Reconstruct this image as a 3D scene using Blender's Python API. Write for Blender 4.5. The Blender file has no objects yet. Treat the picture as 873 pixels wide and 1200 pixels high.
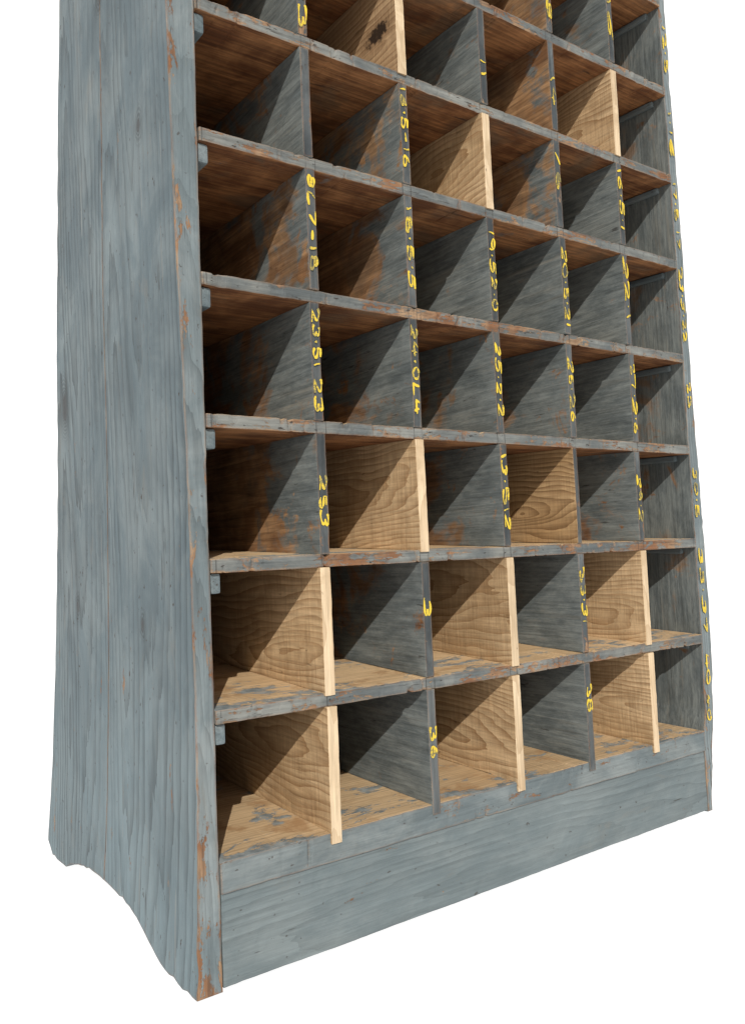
import bpy, bmesh, random
from math import *
from mathutils import Vector, noise
random.seed(7)
sc=bpy.context.scene
col=sc.collection

# ------------------------------------------------------------ node helpers
class B:
    def __init__(s,name):
        s.m=bpy.data.materials.new(name); s.m.use_nodes=True
        s.t=s.m.node_tree; s.t.nodes.clear()
        s.out=s.t.nodes.new('ShaderNodeOutputMaterial')
        s.p=s.t.nodes.new('ShaderNodeBsdfPrincipled')
        s.t.links.new(s.p.outputs[0],s.out.inputs[0])
        g=s.t.nodes.new('ShaderNodeNewGeometry'); s.geo=g
        oi=s.t.nodes.new('ShaderNodeObjectInfo'); s.rnd=oi.outputs['Random']
        off=s.n('ShaderNodeVectorMath',operation='SCALE'); off.inputs[0].default_value=(7.3,3.1,5.7); s.l(s.rnd,off.inputs['Scale'])
        s.wpos=g.outputs['Position']
        a=s.n('ShaderNodeVectorMath',operation='ADD'); s.l(s.wpos,a.inputs[0]); s.l(off.outputs[0],a.inputs[1])
        s.pos=a.outputs[0]
    def n(s,t,**k):
        n=s.t.nodes.new(t)
        for a,b in k.items(): setattr(n,a,b)
        return n
    def l(s,a,b): s.t.links.new(a,b)
    def put(s,v,sock):
        if isinstance(v,bpy.types.NodeSocket): s.l(v,sock)
        else: sock.default_value=v
    def math(s,op,a,b=0.0,clamp=False):
        n=s.n('ShaderNodeMath',operation=op,use_clamp=clamp); s.put(a,n.inputs[0]); s.put(b,n.inputs[1]); return n.outputs[0]
    def mix(s,f,a,b,mode='MIX'):
        n=s.n('ShaderNodeMix',data_type='RGBA',blend_type=mode); s.put(f,n.inputs[0])
        s.put(a if isinstance(a,bpy.types.NodeSocket) else (*a,1),n.inputs[6]); s.put(b if isinstance(b,bpy.types.NodeSocket) else (*b,1),n.inputs[7]); return n.outputs[2]
    def gray(s,v):
        n=s.n('ShaderNodeCombineColor')
        for i in range(3): s.l(v,n.inputs[i])
        return n.outputs[0]
    def step(s,v,a,b,o0=0.0,o1=1.0):
        n=s.n('ShaderNodeMapRange',interpolation_type='SMOOTHSTEP'); s.put(v,n.inputs[0])
        for i,x in enumerate((a,b,o0,o1)): n.inputs[i+1].default_value=x
        return n.outputs[0]
    def lin(s,v,a,b,o0=0.0,o1=1.0):
        n=s.n('ShaderNodeMapRange'); s.put(v,n.inputs[0])
        for i,x in enumerate((a,b,o0,o1)): n.inputs[i+1].default_value=x
        return n.outputs[0]
    def mapv(s,v,scale=(1,1,1),rot=(0,0,0),loc=(0,0,0)):
        n=s.n('ShaderNodeMapping'); s.l(v,n.inputs[0]); n.inputs['Scale'].default_value=scale; n.inputs['Rotation'].default_value=rot; n.inputs['Location'].default_value=loc
        return n.outputs[0]
    def noise(s,v,scale,detail=4,rough=.55,dist=0.0,colr=False):
        n=s.n('ShaderNodeTexNoise'); s.l(v,n.inputs['Vector']); n.inputs['Scale'].default_value=scale; n.inputs['Detail'].default_value=detail
        n.inputs['Roughness'].default_value=rough; n.inputs['Distortion'].default_value=dist; return n.outputs[1 if colr else 0]
    def sc3(s,axis,k):
        return tuple(k if 'XYZ'[i]==axis else 1.0 for i in range(3))
    def xyz(s,v=None):
        n=s.n('ShaderNodeSeparateXYZ'); s.l(v or s.wpos,n.inputs[0]); return n.outputs
    def fine(s,axis,scale=90,k=.04):
        return s.noise(s.mapv(s.pos,s.sc3(axis,k)),scale,4,.8)
    def grain(s,axis,spacing=.011,stretch=.10,centers=None,rand=(.15,.07),warp=.02,sharp=2.5):
        tc=s.n('ShaderNodeTexCoord').outputs['Object']
        out=None
        wn=s.noise(s.mapv(s.pos,s.sc3(axis,.3)),9,2,.5,colr=True)
        wv=s.n('ShaderNodeVectorMath',operation='SUBTRACT'); s.l(wn,wv.inputs[0]); wv.inputs[1].default_value=(.5,.5,.5)
        ws=s.n('ShaderNodeVectorMath',operation='SCALE'); s.l(wv.outputs[0],ws.inputs[0]); ws.inputs['Scale'].default_value=warp*2.5
        for c in (centers or [(0,0,0)]):
            a=s.n('ShaderNodeVectorMath',operation='SUBTRACT'); s.l(tc,a.inputs[0])
            if centers: a.inputs[1].default_value=c
            else:
                cc=s.n('ShaderNodeCombineXYZ'); ai='XYZ'.index(axis)
                r2=s.math('FRACT',s.math('MULTIPLY',s.rnd,17.31)); r3=s.math('FRACT',s.math('MULTIPLY',s.rnd,53.7))
                for i in range(3):
                    if i==ai: s.l(s.lin(r2,0,1,-rand[0]-.15,rand[0]-.15),cc.inputs[i])
                    else: s.l(s.lin(r3,0,1,-rand[1],rand[1]),cc.inputs[i])
                s.l(cc.outputs[0],a.inputs[1])
            m=s.mapv(a.outputs[0],s.sc3(axis,stretch))
            b=s.n('ShaderNodeVectorMath',operation='ADD'); s.l(m,b.inputs[0]); s.l(ws.outputs[0],b.inputs[1])
            ln=s.n('ShaderNodeVectorMath',operation='LENGTH'); s.l(b.outputs[0],ln.inputs[0])
            out=ln.outputs['Value'] if out is None else s.n_smin(out,ln.outputs['Value'])
        jit=s.math('MULTIPLY',s.noise(s.mapv(s.pos,s.sc3(axis,.12)),60,2),spacing*1.0)
        fr=s.math('FRACT',s.math('DIVIDE',s.math('ADD',out,jit),spacing))
        return s.math('POWER',fr,sharp)
    def n_smin(s,a,b):
        n=s.n('ShaderNodeMath',operation='SMOOTH_MIN'); s.l(a,n.inputs[0]); s.l(b,n.inputs[1]); n.inputs[2].default_value=.04; return n.outputs[0]
    def edge(s,r=.006):
        b=s.n('ShaderNodeBevel',samples=2); b.inputs['Radius'].default_value=r
        d=s.n('ShaderNodeVectorMath',operation='DOT_PRODUCT'); s.l(b.outputs[0],d.inputs[0]); s.l(s.geo.outputs['True Normal'],d.inputs[1])
        return s.math('SUBTRACT',1.0,d.outputs['Value'])
    def finish(s,colr,bump,strength=.4,rough=.65,dist=.002,spec=.3):
        s.put(colr,s.p.inputs['Base Color'])
        s.put(rough,s.p.inputs['Roughness']); s.p.inputs['Specular IOR Level'].default_value=spec
        if bump is not None:
            b=s.n('ShaderNodeBump'); b.inputs['Strength'].default_value=strength; b.inputs['Distance'].default_value=dist
            s.l(bump,b.inputs['Height']); s.l(b.outputs[0],s.p.inputs['Normal'])
        return s.m

def paint(name,axis,c1,c2,wood=(.20,.095,.045),wear=.66,edgew=.6,ringamt=.16,knots=(),dark=.5,streak=.35,vary=0.0,spacing=.011,centers=None,seams=(),joints=False,low=0.0,speck=.6,cloudamt=.1,leftwear=0.0,thin=.45,bluelow=False,scratch=False):
    b=B(name)
    P=b.xyz()
    f=b.fine(axis,190,.03)
    mott=b.noise(b.mapv(b.pos,b.sc3(axis,.6)),8,5,.7,.5)
    c=b.mix(b.step(mott,.36,.66),c1,c2)
    if bluelow: c=b.mix(b.lin(P[2],.05,.6,.65,0),c,(.142,.190,.208))
    rg=b.grain(axis,spacing,.085,centers,warp=.012)
    ramt=b.lin(b.noise(b.mapv(b.pos,b.sc3(axis,.3)),4,3),.35,.60,ringamt*.3,ringamt)
    c=b.mix(1.0,c,b.gray(b.math('SUBTRACT',1.0,b.math('MULTIPLY',rg,ramt))),'MULTIPLY')
    c=b.mix(1.0,c,b.gray(b.lin(f,.25,.75,1-streak,1+streak)),'MULTIPLY')
    cloud=b.noise(b.pos,3.2,4,.65)
    c=b.mix(1.0,c,b.gray(b.lin(cloud,.3,.7,1-cloudamt,1+cloudamt)),'MULTIPLY')
    if vary: c=b.mix(1.0,c,b.gray(b.lin(b.rnd,0,1,1-vary,1+vary)),'MULTIPLY')
    c=b.mix(b.step(b.noise(b.mapv(b.pos,b.sc3(axis,.4)),15,6,.72,.6),.56,.72,0,thin),c,(.155,.150,.130))
    d=b.step(b.noise(b.mapv(b.pos,b.sc3(axis,.06)),75,4,.7),.665,.70,0,dark)
    c=b.mix(d,c,(.03,.026,.022))
    sp=b.step(b.noise(b.mapv(b.pos,b.sc3(axis,.6)),100,3,.6),.685,.715,0,speck)
    c=b.mix(sp,c,(.04,.026,.018))
    if scratch:
        for (rx,sca,am) in ((.5,70,.55),(-.9,55,.4)):
            s1=b.step(b.noise(b.mapv(b.pos,(1,1,.05),(rx,0,0)),sca,2,.5),.72,.74,0,am)
            c=b.mix(s1,c,(.21,.22,.21))
    wn=b.noise(b.mapv(b.pos,b.sc3(axis,.3)),28,6,.78,.3)
    ws=wn
    if edgew: ws=b.math('ADD',ws,b.math('MULTIPLY',b.edge(),edgew))
    if low: ws=b.math('ADD',ws,b.lin(P[2],0,.5,low,0))
    if leftwear: ws=b.math('ADD',ws,b.lin(P[0],-.03,-.012,leftwear,0))
    w=b.step(ws,wear,wear+.025)
    wc=b.mix(b.step(b.noise(b.pos,20,3),.35,.65),wood,(.30,.20,.12))
    wc=b.mix(b.step(f,.35,.6,.6,0),wc,(.05,.03,.02))
    c=b.mix(w,c,wc)
    h=b.math('SUBTRACT',b.math('ADD',f,b.math('MULTIPLY',rg,.5)),b.math('ADD',b.math('MULTIPLY',w,.8),b.math('MULTIPLY',sp,.8)))
    if seams:
        s_=b.math('DIVIDE',P[1],b.math('SUBTRACT',.783,b.math('MULTIPLY',P[2],.137)))
        s_=b.math('ADD',s_,b.math('MULTIPLY',b.math('SUBTRACT',b.noise(b.wpos,9,3),.5),.003))
        for (q,wd,am) in seams:
            c=b.mix(b.step(b.math('ABSOLUTE',b.math('SUBTRACT',s_,q)),0,wd,am,0),c,(.03,.03,.03))
    if joints:
        fr=b.math('FRACT',b.math('ADD',b.math('DIVIDE',P[0],.2),.5))
        dj=b.math('MULTIPLY',b.math('ABSOLUTE',b.math('SUBTRACT',fr,.5)),.2)
        jn=b.step(b.noise(b.pos,30,3),.4,.6,.15,.8)
        c=b.mix(b.math('MULTIPLY',b.step(b.math('ABSOLUTE',b.math('SUBTRACT',dj,.0092)),0,.0016,1,0),jn),c,(.02,.018,.016))
        nl=b.step(b.noise(b.mapv(b.pos,(.55,1,1.7),(0,.25,0)),80,4,.65),.645,.675,0,.85)
        c=b.mix(nl,c,(.025,.018,.014))
        h=b.math('SUBTRACT',h,nl)
    for (kx,ky,kz,kr) in knots:
        dd=b.n('ShaderNodeVectorMath',operation='DISTANCE'); b.l(b.mapv(b.wpos,(1,1,.6)),dd.inputs[0]); dd.inputs[1].default_value=(kx,ky,kz*.6)
        dn=b.math('ADD',dd.outputs['Value'],b.math('MULTIPLY',b.math('SUBTRACT',b.noise(b.wpos,40,3),.5),.012))
        ring=b.math('MULTIPLY',b.math('SINE',b.math('MULTIPLY',dn,700)),b.step(dn,kr*.9,kr*2.6,.5,0))
        c=b.mix(1.0,c,b.gray(b.math('SUBTRACT',1.0,b.math('ABSOLUTE',ring))),'MULTIPLY')
        c=b.mix(b.step(dn,kr*.6,kr,.7,0),c,(.05,.05,.05))
    return b.finish(c,h,.6,b.lin(f,.3,.7,.55,.8))

def interior(name,axis='Y',shift=0.0,amt=1.0,dim=1.0,wa=(.14,.062,.027),wb=(.34,.185,.086),deep_shade=.68,patch=.59):
    b=B(name)
    f=b.fine(axis,160,.04); f2=b.fine(axis,28,.06); rg=b.grain(axis,.012,.10,warp=.014)
    P=b.xyz()
    big=b.noise(b.pos,8,5,.62,.6); mid=b.noise(b.mapv(b.pos,b.sc3(axis,.35)),24,7,.8,.2)
    soft=b.noise(b.pos,13,4,.6,.3)
    pat=b.noise(b.mapv(b.pos,(1,1,1),loc=(3,9,4)),10,5,.72,.5)
    m=b.math('ADD',b.math('ADD',b.math('MULTIPLY',P[1],1.25),b.math('MULTIPLY',big,1.3)),b.math('MULTIPLY',mid,.55))
    m=b.math('ADD',m,b.math('MULTIPLY',b.math('SUBTRACT',b.rnd,.5),.3))
    w=b.math('MAXIMUM',b.step(m,1.05-shift,1.24-shift),b.step(b.math('ADD',pat,b.math('MULTIPLY',b.math('SUBTRACT',mid,.5),.3)),patch,patch+.08))
    w=b.math('MULTIPLY',w,amt)
    pc=b.mix(b.step(mid,.35,.65),(.090,.105,.107),(.168,.186,.180))
    pc=b.mix(b.step(f2,.55,.72,0,.4),pc,(.21,.19,.15))
    wc=b.mix(b.step(b.math('ADD',b.math('MULTIPLY',soft,.5),b.math('MULTIPLY',f2,.5)),.38,.62),wa,wb)
    wc=b.mix(b.step(big,.5,.68,0,.6),wc,(.12,.09,.06))
    wc=b.mix(b.math('MULTIPLY',rg,.45),wc,(.07,.036,.02))
    c=b.mix(w,pc,wc)
    c=b.mix(1.0,c,b.gray(b.lin(f,.25,.75,.55*dim,1.42*dim)),'MULTIPLY')
    c=b.mix(1.0,c,b.gray(b.lin(P[1],.12,.5,1.0,deep_shade)),'MULTIPLY')  # painted shade: colour darkens toward the back of the cells
    sp=b.step(b.noise(b.mapv(b.pos,b.sc3(axis,.15)),60,5,.7),.64,.70,0,.7)
    c=b.mix(sp,c,(.022,.018,.016))
    return b.finish(c,b.math('ADD',f,b.math('MULTIPLY',rg,.2)),.6,.75,.002,.2)

def bare(name,axis,c1,c2,ringc,ringamt=.55,worn=False,wornth=.56,var=.12,stain=None,spacing=.010,knot=None,spk=.5,grime=0.0,saw=0.0,warp=.022,stretch=.13):
    b=B(name)
    f=b.fine(axis,190,.03); rg=b.grain(axis,spacing,stretch,warp=warp,sharp=1.8); big=b.noise(b.mapv(b.pos,b.sc3(axis,.4)),9,4)
    c=b.mix(b.step(big,.3,.7),c1,c2)
    ra=b.lin(b.noise(b.mapv(b.pos,b.sc3(axis,.2)),22,2),.35,.65,ringamt*.6,ringamt)
    c=b.mix(b.math('MULTIPLY',rg,ra),c,ringc)
    c=b.mix(1.0,c,b.gray(b.lin(f,.25,.75,.66,1.3)),'MULTIPLY')
    c=b.mix(1.0,c,b.gray(b.lin(b.rnd,0,1,1-var,1+var)),'MULTIPLY')
    if stain: c=b.mix(b.step(b.noise(b.pos,11,6,.65,.4),.52,.66,0,.8),c,stain)
    P=b.xyz()
    if grime: c=b.mix(b.math('MULTIPLY',b.step(b.noise(b.pos,14,6,.7,.4),.46,.66),grime),c,(.24,.145,.07))
    c=b.mix(1.0,c,b.gray(b.lin(P[1],.15,.55,1.0,.7)),'MULTIPLY')  # shade of the cell depth multiplied into the wood colour
    h=f
    if saw:
        sw=b.noise(b.mapv(b.pos,(1,1,.06),(.35,0,0)),220,2,.6)
        c=b.mix(1.0,c,b.gray(b.lin(sw,.3,.7,1-saw,1+saw)),'MULTIPLY'); h=b.math('ADD',f,sw)
    if worn:
        mm=b.noise(b.mapv(b.pos,b.sc3(axis,.5)),13,7,.78,.3)
        mm=b.math('ADD',mm,b.lin(P[1],0,.10,.06,0))
        w=b.step(mm,wornth,wornth+.04)
        pc=b.mix(b.step(b.noise(b.pos,45,4),.35,.65),(.15,.175,.18),(.28,.305,.30))
        c=b.mix(w,c,pc); h=b.math('ADD',f,w)
    sp=b.step(b.noise(b.mapv(b.pos,b.sc3(axis,.3)),120,4,.6),.68,.73,0,spk)
    c=b.mix(sp,c,(.06,.035,.02))
    if knot:
        dd=b.n('ShaderNodeVectorMath',operation='DISTANCE'); b.l(b.mapv(b.wpos,(1,.6,1.2)),dd.inputs[0]); dd.inputs[1].default_value=(knot[0],knot[1]*.6,knot[2]*1.2)
        dn=b.math('ADD',dd.outputs['Value'],b.math('MULTIPLY',b.math('SUBTRACT',b.noise(b.wpos,90,5,.7),.5),.05))
        c=b.mix(b.step(dn,knot[3]*.7,knot[3]*1.8,.5,0),c,(.16,.085,.04))
        c=b.mix(b.step(dn,knot[3]*.6,knot[3],.95,0),c,(.02,.012,.008))
    return b.finish(c,h,.5,.72,.0015,.2)

C1=(.092,.124,.138); C2=(.148,.180,.188)
M_side=paint('slate_paint_panel','Z',C1,C2,wear=.66,edgew=.5,ringamt=.55,spacing=.018,centers=[(-.035,.28,.62),(-.035,.17,1.45),(-.035,.62,.25),(-.035,.52,1.2)],knots=((-.035,.600,.925,.021),(-.035,.555,.52,.010),(-.038,.13,1.30,.010),(-.038,.30,1.62,.012),(-.03,.2,.5,.008)),dark=.8,streak=.24,seams=((.52,.0035,.9),(.83,.0014,.4)),low=.03,speck=.9,bluelow=True,scratch=True,cloudamt=.15)
M_stile=paint('slate_paint_front_edge','Z',(.120,.150,.160),(.185,.213,.218),wear=.605,edgew=1.2,dark=.85,streak=.27,low=.06,spacing=.009,ringamt=.35,leftwear=.06)
M_kick=paint('slate_paint_board','X',(.118,.147,.155),(.156,.184,.188),wear=.68,edgew=.0,dark=.7,streak=.22,ringamt=.26,spacing=.013,cloudamt=.05,thin=.35)
M_rail=paint('slate_paint_rail','X',(.105,.130,.138),(.180,.203,.203),wear=.61,edgew=.6,dark=.6,streak=.26)
M_edge=paint('worn_shelf_edge','X',(.088,.100,.102),(.185,.190,.176),wear=.545,edgew=.6,dark=.7,streak=.4,joints=True,speck=.3)
M_divedge=paint('dark_divider_edge','Z',(.042,.050,.054),(.100,.110,.112),wear=.60,edgew=.5,dark=.75,streak=.4,vary=.22)
M_cleat=paint('slate_cleat','Y',(.10,.13,.14),(.15,.175,.18),wear=.68,edgew=0,vary=.1)
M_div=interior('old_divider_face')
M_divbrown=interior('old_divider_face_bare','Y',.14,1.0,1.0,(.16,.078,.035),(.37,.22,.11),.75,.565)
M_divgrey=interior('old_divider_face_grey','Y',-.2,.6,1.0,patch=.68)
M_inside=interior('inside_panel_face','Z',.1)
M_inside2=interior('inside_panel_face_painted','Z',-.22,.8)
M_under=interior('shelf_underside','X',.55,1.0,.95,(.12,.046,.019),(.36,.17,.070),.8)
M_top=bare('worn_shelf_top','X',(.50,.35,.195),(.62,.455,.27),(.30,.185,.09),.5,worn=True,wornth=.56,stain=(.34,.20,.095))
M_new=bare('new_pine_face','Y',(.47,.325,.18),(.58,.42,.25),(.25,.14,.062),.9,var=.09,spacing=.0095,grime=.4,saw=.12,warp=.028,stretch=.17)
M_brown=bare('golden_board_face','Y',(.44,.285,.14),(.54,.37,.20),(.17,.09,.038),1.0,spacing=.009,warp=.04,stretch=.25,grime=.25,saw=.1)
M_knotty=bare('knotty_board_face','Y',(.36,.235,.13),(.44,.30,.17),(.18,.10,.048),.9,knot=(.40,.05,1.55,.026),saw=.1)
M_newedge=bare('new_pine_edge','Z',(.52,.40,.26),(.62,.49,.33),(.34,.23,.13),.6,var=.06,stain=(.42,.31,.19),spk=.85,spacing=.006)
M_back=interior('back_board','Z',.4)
b=B('yellow_paint')
wn=b.noise(b.wpos,320,5,.82)
wl=b.noise(b.wpos,24,2,.5)
c=b.mix(b.step(b.math('ADD',wn,b.math('MULTIPLY',b.math('SUBTRACT',wl,.5),.75)),.51,.60,0,.85),(.62,.455,.05),(.12,.12,.085))
M_yel=b.finish(c,None,rough=.85,spec=.1)
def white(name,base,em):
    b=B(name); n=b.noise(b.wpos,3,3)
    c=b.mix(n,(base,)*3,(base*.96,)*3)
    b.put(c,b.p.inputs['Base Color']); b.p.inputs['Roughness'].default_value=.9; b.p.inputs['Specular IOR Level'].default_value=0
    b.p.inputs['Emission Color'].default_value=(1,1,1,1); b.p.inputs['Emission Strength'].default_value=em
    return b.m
M_ground=white('glowing_white_ground',.25,.95)  # ground glows by itself, washing out the cabinet's cast shadow
M_sky=white('glowing_white_backdrop',.2,1.0)  # self-lit so the backdrop stays plain white

# ------------------------------------------------------------ mesh helpers
def link(o,parent=None):
    col.objects.link(o)
    if parent: o.parent=parent
    return o
def mk(name,verts,faces,mats,parent=None,fmat=None):
    me=bpy.data.meshes.new(name); me.from_pydata(verts,[],faces)
    for m in mats: me.materials.append(m)
    if fmat:
        for p_,i in zip(me.polygons,fmat): p_.material_index=i
    me.update()
    return link(bpy.data.objects.new(name,me),parent)
def board(name,lo,hi,mats,pick,parent,seg=(1,1,1),jit=.0008,bev=.0012,freq=9.0,dip=None,tilt=None,lip=None,chip=0):
    bm=bmesh.new()
    nx,ny,nz=seg
    g={}
    def V(i,j,k):
        if (i,j,k) not in g:
            g[(i,j,k)]=bm.verts.new((lo[0]+(hi[0]-lo[0])*i/nx,lo[1]+(hi[1]-lo[1])*j/ny,lo[2]+(hi[2]-lo[2])*k/nz))
        return g[(i,j,k)]
    for j in range(ny):
        for k in range(nz):
            bm.faces.new((V(0,j,k),V(0,j,k+1),V(0,j+1,k+1),V(0,j+1,k)))
            bm.faces.new((V(nx,j,k),V(nx,j+1,k),V(nx,j+1,k+1),V(nx,j,k+1)))
    for i in range(nx):
        for k in range(nz):
            bm.faces.new((V(i,0,k),V(i+1,0,k),V(i+1,0,k+1),V(i,0,k+1)))
            bm.faces.new((V(i,ny,k),V(i,ny,k+1),V(i+1,ny,k+1),V(i+1,ny,k)))
    for i in range(nx):
        for j in range(ny):
            bm.faces.new((V(i,j,0),V(i,j+1,0),V(i+1,j+1,0),V(i+1,j,0)))
            bm.faces.new((V(i,j,nz),V(i+1,j,nz),V(i+1,j+1,nz),V(i,j+1,nz)))
    bm.normal_update()
    ed=[e for e in bm.edges if e.calc_face_angle(0)>.5]
    bmesh.ops.bevel(bm,geom=ed,offset=bev,segments=2,affect='EDGES',profile=.6)
    bm.normal_update()
    for f in bm.faces: f.material_index=pick(f.normal)
    s=random.random()*50
    for v in bm.verts:
        front=v.co.y<lo[1]+.004
        if lip and front and v.co.z<lo[2]+.004: v.co.z-=lip
        q=v.co*freq+Vector((s,s*.7,-s))
        n=noise.noise_vector(q); n2=noise.noise_vector(v.co*70+Vector((s,0,0)))
        dz=0
        if tilt:
            u=(v.co.z-lo[2])/(hi[2]-lo[2]); dz=v.co.y*(tilt[0]*(1-u)+tilt[1]*u)
        if chip and front:
            c3=noise.noise(Vector((v.co.x*110+s,v.co.z*30,s)))
            amp=max(0,noise.noise(Vector((v.co.x*9+s,3,s)))+.25)
            if c3>.3:
                v.co.y+=(c3-.3)*chip*amp*2
                if v.co.z>hi[2]-.004: v.co.z-=(c3-.3)*chip*1.4*amp
                if v.co.z<lo[2]+.004 and not lip: v.co.z+=(c3-.3)*chip*1.4*amp
        v.co+=n*jit+n2*jit*.5
        v.co.z+=dz
        if dip and front:
            c_=noise.noise(Vector((v.co.x*38+s,v.co.z*20,1)))
            if c_>.28: v.co.y+=(c_-.28)*dip
    ctr=(Vector(lo)+Vector(hi))/2
    for v in bm.verts: v.co-=ctr
    me=bpy.data.meshes.new(name); bm.to_mesh(me); bm.free()
    for m in mats: me.materials.append(m)
    o=bpy.data.objects.new(name,me); o.location=ctr
    return link(o,parent)

def interp(t,pts):
    if t<=pts[0][0]: return pts[0][1]
    for (a,b_),(c_,d) in zip(pts,pts[1:]):
        if t<=c_:
            u=(t-a)/(c_-a); return b_+(d-b_)*u
    return pts[-1][1]

# ------------------------------------------------------------ cabinet
cab=bpy.data.objects.new('pigeonhole_cabinet',None); cab.empty_display_size=.2
link(cab)
cab['label']='tall slate-blue painted wooden pigeonhole cabinet with yellow size numbers'
cab['category']='cabinet'
DX=[.0017,-.0040,-.0002,.0010,.0025,.0028,-.0039]; DZ=[-.0012,-.0021,.0012,.0007,-.0003,.0075,-.0019,-.0039,0,0]
def X(i): return .2*i+DX[i]
def Z(n): return .1751+(n-1)*.2132+DZ[n-1]
def T(n): return .02 if n==1 else .045
TOP=Z(10)+.04
def yb(z): return .783-.137*z
bot=[(0,-.004),(.052,-.006),(.133,-.006),(.165,.004),(.203,.018),(.24,.030),(.28,.037),(.413,.039),(.516,.032),(.60,.012),(.645,-.004),(.69,-.009),(.75,-.009),(.775,.004),(.79,.018)]
def side(outer,inner,left,label):
    ss=[i/46 for i in range(47)]
    for s_ in (.52,): ss+= [s_-.003,s_,s_+.003]
    ss=sorted(ss); nz=150
    verts=[];faces=[];fm=[]
    idx={}
    def fy(z): return .002+ .002*noise.noise(Vector((z*14,outer[0][1]*9,0)))+.0014*noise.noise(Vector((z*60,3,0)))
    for side_ in (0,1):
        for i,s_ in enumerate(ss):
            for k in range(nz+1):
                t=k/nz; t=t**1.15
                y0=s_*.785
                zb=interp(y0,bot)+.005*noise.noise(Vector((y0*50,5,1)))
                z=zb+(TOP-zb)*t
                y=fy(z)+s_*(yb(max(z,0.02))-.002)
                if i==len(ss)-1: y+=.003*noise.noise(Vector((z*20,7,3)))
                x=interp(z,outer if side_==0 else inner)
                if side_==0:
                    sg=-1 if left else 1
                    x+=.0014*noise.noise(Vector((y*6,z*2.5,8 if left else 2)))
                    if i==0: x-=sg*(max(0,noise.noise(Vector((z*17,1,4)))-.15)*.006+max(0,noise.noise(Vector((z*75,6,4)))-.3)*.007)
                    if abs(s_-.52)<.0005: x-=sg*.006
                idx[(side_,i,k)]=len(verts); verts.append((x,y,z))
    n=len(ss)-1
    def F(a,b_,c_,d,m):
        faces.append((a,b_,c_,d) if left else (d,c_,b_,a)); fm.append(m)
    for i in range(n):
        for k in range(nz):
            F(idx[0,i,k],idx[0,i,k+1],idx[0,i+1,k+1],idx[0,i+1,k],0)
            F(idx[1,i,k],idx[1,i+1,k],idx[1,i+1,k+1],idx[1,i,k+1],1)
        F(idx[0,i,0],idx[0,i+1,0],idx[1,i+1,0],idx[1,i,0],0)
        F(idx[0,i,nz],idx[1,i,nz],idx[1,i+1,nz],idx[0,i+1,nz],0)
    for k in range(nz):
        F(idx[0,0,k],idx[1,0,k],idx[1,0,k+1],idx[0,0,k+1],2)
        F(idx[0,n,k],idx[0,n,k+1],idx[1,n,k+1],idx[1,n,k],0)
    o=mk('side_panel',verts,faces,[M_side,M_inside if left else M_inside2,M_stile],cab,fm)
    bm=bmesh.new(); bm.from_mesh(o.data); bm.normal_update()
    ed=[e for e in bm.edges if len(e.link_faces)==2 and e.calc_face_angle(0)>.8 and abs(e.verts[0].co.y-e.verts[1].co.y)<.01 and e.verts[0].co.y<.02]
    bmesh.ops.bevel(bm,geom=ed,offset=.0018,segments=2,affect='EDGES',profile=.6,material=2)
    bmesh.ops.recalc_face_normals(bm,faces=bm.faces)
    bm.to_mesh(o.data); bm.free()
    o['label']=label
    return o
side([(0,-.039),(.2,-.031),(.375,-.029),(.671,-.029),(.88,-.032),(1.1,-.037),(1.43,-.041),(2.2,-.044)],
     [(0,.0),(.8,.001),(1.44,.004),(2.2,.006)],True,'grey-blue plank side panel with arched foot and worn front edge')
rp=side([(0,1.200),(.126,1.216),(.22,1.230),(.293,1.237),(.467,1.239),(.742,1.236),(1.06,1.230),(1.35,1.230),(1.68,1.227),(2.2,1.224)],
     [(0,1.184),(.17,1.186),(.22,1.199),(.4,1.202),(1.03,1.202),(1.88,1.200),(2.2,1.2)],False,'side panel with yellow numbers painted down its front edge')
board('kick_board',(.0015,.003,.0),(1.183,.024,.1295),[M_kick],lambda n:0,cab,(120,1,6),.0009,chip=.005)
def pick_shelf(n):
    if n.z>.7: return 1
    if n.z<-.7: return 2
    return 0
for n in range(1,11):
    z=Z(n); th=.0445 if n==1 else .0205
    x1=1.1835 if n==1 else 1.2
    o=board('shelf',(.0012 if n<6 else .005,-.0012,z-th),(x1,yb(z)-.025,z),[M_edge if n>1 else M_rail,M_top,M_under],pick_shelf,cab,(300,6,2),.0008,.0015,7,dip=.006 if n>1 else .004,tilt=(T(n),T(n)),chip=.012 if n>1 else .006)
    if n<=3: o['label']='shelf with paint worn to bare wood on top'
for n in range(2,11):
    z=Z(n)-.0205
    for sx_ in (0,1):
        xin=(.0025 if n<6 else .0055) if sx_==0 else 1.189
        h=.031 if sx_==0 else .015
        board('cleat',(xin,.006 if sx_==0 else .03,z-h),(xin+(.0165 if sx_==0 else .011),yb(z)-.05,z-.0012),[M_cleat],lambda n_:0,cab,(1,10,2),.0006,.004,tilt=(T(n),T(n)))
bv=[];bf=[];nb=7
for i in range(nb):
    x0=.004+i*(1.178/nb)+.001; x1=.004+(i+1)*(1.178/nb)-.001
    s0=len(bv)
    for (y_,dz) in ((-.022,0),(-.004,0)):
        for (xx,zz) in ((x0,.14),(x1,.14),(x1,TOP-.02),(x0,TOP-.02)):
            bv.append((xx,yb(zz)+y_,zz))
    bf+= [(s0,s0+1,s0+2,s0+3),(s0+7,s0+6,s0+5,s0+4),(s0,s0+4,s0+5,s0+1),(s0+1,s0+5,s0+6,s0+2),(s0+2,s0+6,s0+7,s0+3),(s0+3,s0+7,s0+4,s0)]
mk('back_panel',bv,bf,[M_back],cab)

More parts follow.
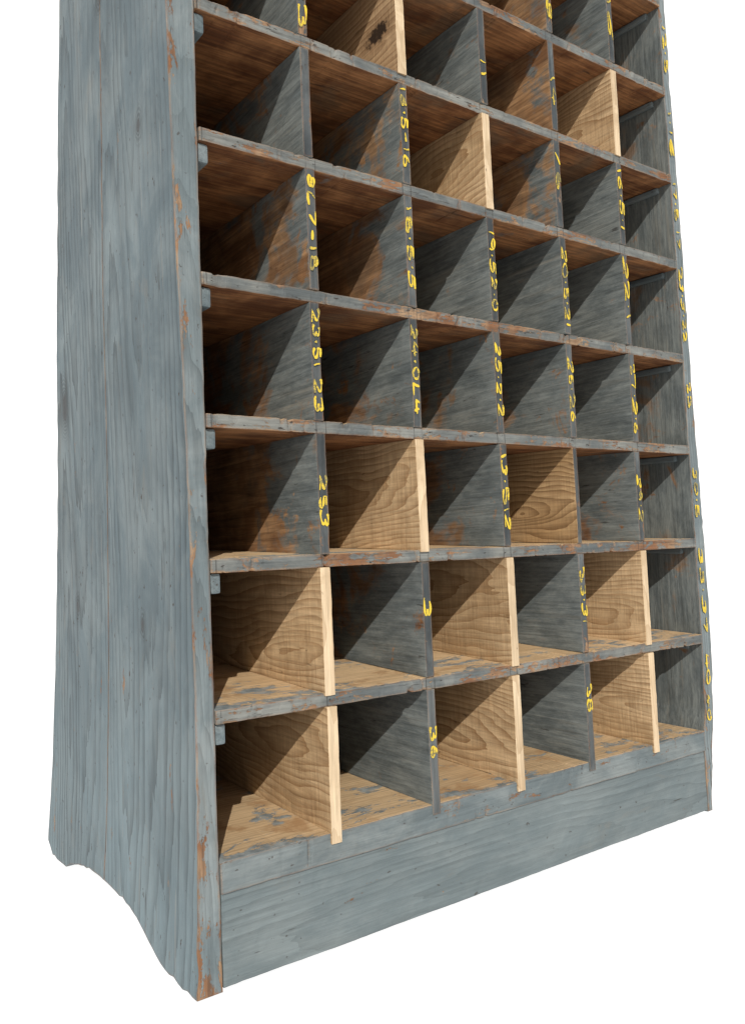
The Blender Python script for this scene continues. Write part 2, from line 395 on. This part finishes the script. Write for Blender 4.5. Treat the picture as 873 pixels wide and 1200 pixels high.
# ------------------------------------------------------------ hand painted glyphs
def arc(cx,cy,rx,ry,a0,a1,n=10): return [(cx+rx*cos(radians(a0+(a1-a0)*i/n)),cy+ry*sin(radians(a0+(a1-a0)*i/n))) for i in range(n+1)]
G={'0':[arc(.5,.5,.34,.46,95,450,16)],'1':[[(.45,.98),(.5,.5),(.52,.02)]],
'2':[arc(.48,.72,.32,.26,160,-30,8)+[(.45,.3),(.15,.03),(.5,.06),(.85,.03)]],
'3':[arc(.45,.75,.3,.23,150,-80,8)+arc(.45,.27,.36,.26,80,-150,9)],
'4':[[(.35,.98),(.15,.42),(.5,.4),(.88,.42)],[(.65,.8),(.62,.4),(.6,.02)]],
'5':[[(.82,.96),(.3,.94),(.25,.58)]+arc(.45,.32,.35,.29,100,-150,10)],
'6':[[(.7,.95),(.4,.75),(.2,.4)]+arc(.48,.27,.3,.25,180,540,12)],
'7':[[(.12,.92),(.5,.95),(.85,.92),(.6,.5),(.4,.02)]],
'8':[arc(.5,.74,.26,.23,-80,260,12)+arc(.5,.26,.33,.25,95,-260,12)],
'9':[arc(.48,.72,.3,.25,0,350,12)+[(.8,.6),(.75,.3),(.6,.02)]],
'.':[[(.42,.42),(.55,.5),(.6,.44)]],'-':[[(.2,.5),(.5,.53),(.8,.5)]],'/':[[(.75,.98),(.5,.5),(.25,.02)]],'L':[[(.3,.97),(.25,.5),(.25,.06),(.55,.05),(.85,.1)]],' ':[]}
def number(text,xc,zt,zb_,wx,y,parent,wid=.0035):
    verts=[];faces=[]; cnt=0
    wts=[(.4 if ch=='.' else (.5 if ch in ' 1' else 1.0))*random.uniform(.85,1.2) for ch in text]; tot=sum(wts); pos_=0
    for ci,ch in enumerate(text):
        adv=(zt-zb_)*wts[ci]/tot
        jx=random.uniform(-.08,.08); js=random.uniform(.82,1.08); sk=random.uniform(-.3,.3); ph=random.uniform(0,6)
        for st in G[ch]:
            pts=[]
            for (a,b_) in st:
                a=(a-.5)*1.12*js+.5+sk*(b_-.5)+.04*sin(b_*5+ph); b_=(b_-.5)*js+.5+jx+.04*sin(a*6+ph)
                b_=min(1.0,max(0,b_))
                pts.append((xc-wx/2+b_*wx, zt-pos_-adv*a))
            q=[pts[0]]
            for i in range(len(pts)-1):
                for t in (.33,.67,1.0): q.append((pts[i][0]+(pts[i+1][0]-pts[i][0])*t,pts[i][1]+(pts[i+1][1]-pts[i][1])*t))
            base=len(verts); L=len(q)
            for i,(x_,z_) in enumerate(q):
                a=q[max(0,i-2)]; c_=q[min(L-1,i+2)]; dx=c_[0]-a[0]; dz=c_[1]-a[1]; l=hypot(dx,dz) or 1
                w=wid*.5*(1+.42*sin(i*.35+ci*2+ph)+random.uniform(-.12,.12))*(.6 if i in (0,L-1) else 1)
                cnt+=1; yy=y-cnt*.000003
                verts.append((x_-dz/l*w,yy,z_+dx/l*w)); verts.append((x_+dz/l*w,yy,z_-dx/l*w))
            for i in range(L-1):
                s0=base+2*i; faces.append((s0,s0+1,s0+3,s0+2))
        pos_+=adv
    o=mk('painted_number',verts,faces,[M_yel],None)
    o.parent=parent; o.matrix_parent_inverse=parent.matrix_world.inverted()
    return o

# ------------------------------------------------------------ dividers
NEW={(1,1),(1,3),(1,5),(2,1),(2,3),(2,5),(3,2),(6,3),(7,2),(7,5)}
BROWN={(3,1),(5,1),(6,2),(6,4),(7,4),(8,4)}
GREY={(2,4),(1,2),(1,4),(5,4),(4,5),(5,5),(5,3),(6,5)}
NUM={(7,1):('13',.62,.95),(7,3):('11',.5,.75),(7,4):('14',.35,.75),(8,3):('8',.55,.8),(8,4):('18',.45,.9),(8,5):('16',.2,.8),(6,2):('16.5-16',.02,.85),(6,4):('/6',.1,.6),(6,5):('16.5.1',.05,.85),
(5,1):('8L7-18',.03,.85),(5,2):('18.5.5',.08,.85),(5,3):('19.52.0',.1,.92),(5,4):('20.5.21',.1,.95),(5,5):('22.1',.05,.75),
(4,1):('23.51 23',.04,.95),(4,2):('24.0L4',.06,.9),(4,3):('25.2.2',.1,.85),(4,4):('25.26',.15,.85),(4,5):('27.2.6',.1,.92),
(3,1):('253',.32,.78),(3,3):('13.512',.08,.85),(3,5):('29.2',.25,.8),(2,2):('3',.3,.5),(2,4):('33.31',.12,.72),(1,2):('36',.3,.62),(1,4):('38',.2,.5)}
bpy.context.view_layer.update()
for r in range(1,10):
    for c_ in range(1,6):
        new=(r,c_) in NEW
        t=.0095 if new else .0088
        zt=Z(r+1)-.0208; z0=Z(r)+.0003
        yf=-.005 if new else -.003
        yback=yb(Z(r)+.1)-.05
        if (r,c_)==(7,2): mats=[M_knotty,M_newedge]
        elif (r,c_)==(3,4): mats=[M_brown,M_divedge]; t=.006
        elif new: mats=[M_new,M_newedge]
        else: mats=[M_divbrown if (r,c_) in BROWN else (M_divgrey if (r,c_) in GREY else M_div),M_divedge]
        x=X(c_)+random.uniform(-.0018,.0018)
        o=board('divider',(x-t,yf,z0),(x+t,yback,zt),mats,lambda n_:1 if n_.y<-.6 else 0,cab,(1,10,40),.0010 if not new else .0009,.0011,
                tilt=(T(r),T(r+1)),lip=(.017 if r==1 else (.004 if new else None)))
        o['label']='pale new replacement divider' if new else ('golden bare wood divider' if (r,c_)==(3,4) else 'old slate-painted divider')
        if (r,c_) in NUM:
            s_,a,b_=NUM[(r,c_)]; H=zt-z0
            bpy.context.view_layer.update()
            number(s_,x,zt-H*a,zt-H*b_,.0142,yf-.0012,o)
for s_,a,b_ in (('12.5',1.824,1.70),('1.16',1.614,1.49),('17.5 17',1.44,1.275),('23.5.22',1.235,1.055),('23',.965,.90),('30.5',.765,.65),('35.37',.585,.385),('40',.345,.27),('40',.255,.19)):
    number(s_,interp((a+b_)/2,[(0,1.185),(.22,1.2065),(.31,1.2125),(.46,1.215),(.74,1.214),(1.1,1.212),(1.9,1.210)]),a,b_,.013,-.0012,rp,.0036)

# ------------------------------------------------------------ setting
def sheet(name,verts,faces,mat):
    o=mk(name,verts,faces,[mat]); o['kind']='structure'; return o
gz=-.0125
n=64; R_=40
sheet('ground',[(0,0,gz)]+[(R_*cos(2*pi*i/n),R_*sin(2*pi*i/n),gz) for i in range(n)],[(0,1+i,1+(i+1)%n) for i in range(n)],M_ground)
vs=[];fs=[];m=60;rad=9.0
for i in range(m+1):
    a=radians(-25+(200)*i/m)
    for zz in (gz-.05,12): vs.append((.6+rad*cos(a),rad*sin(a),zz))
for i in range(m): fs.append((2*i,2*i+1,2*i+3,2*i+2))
sheet('sky_backdrop',vs,fs,M_sky)  # added glowing wall behind the cabinet, standing in for a white sky

# ------------------------------------------------------------ light
sd=Vector((.6,1.0,-.75)).normalized()
L=bpy.data.lights.new('sun','SUN'); L.energy=3.8; L.angle=radians(.5); L.color=(1,.955,.89)
so=bpy.data.objects.new('sun',L); so.rotation_euler=sd.to_track_quat('-Z','Y').to_euler(); link(so)
w=bpy.data.worlds.new('World'); sc.world=w; w.use_nodes=True
nt=w.node_tree; bg=nt.nodes['Background']; sk=nt.nodes.new('ShaderNodeTexSky'); sk.sky_type='NISHITA'; sk.sun_disc=False
sk.sun_elevation=asin(-sd.z); sk.sun_rotation=atan2(-sd.x,-sd.y); sk.dust_density=2.0
nt.links.new(sk.outputs[0],bg.inputs[0]); bg.inputs[1].default_value=.058
sc.view_settings.view_transform='Standard'; sc.view_settings.look='None'; sc.view_settings.exposure=0

# ------------------------------------------------------------ camera
cd=bpy.data.cameras.new('camera'); cd.sensor_fit='VERTICAL'; cd.sensor_height=24; cd.sensor_width=24
cd.lens=954.92/1200*24; cd.shift_x=(436.5-403.64)/1200; cd.shift_y=-(600-591.69)/1200
cd.clip_start=.01; cd.clip_end=200
co=bpy.data.objects.new('camera',cd); co.location=(-.5030,-1.0846,.6030); co.rotation_euler=(1.63,.0423,-.5977); link(co)
sc.camera=co
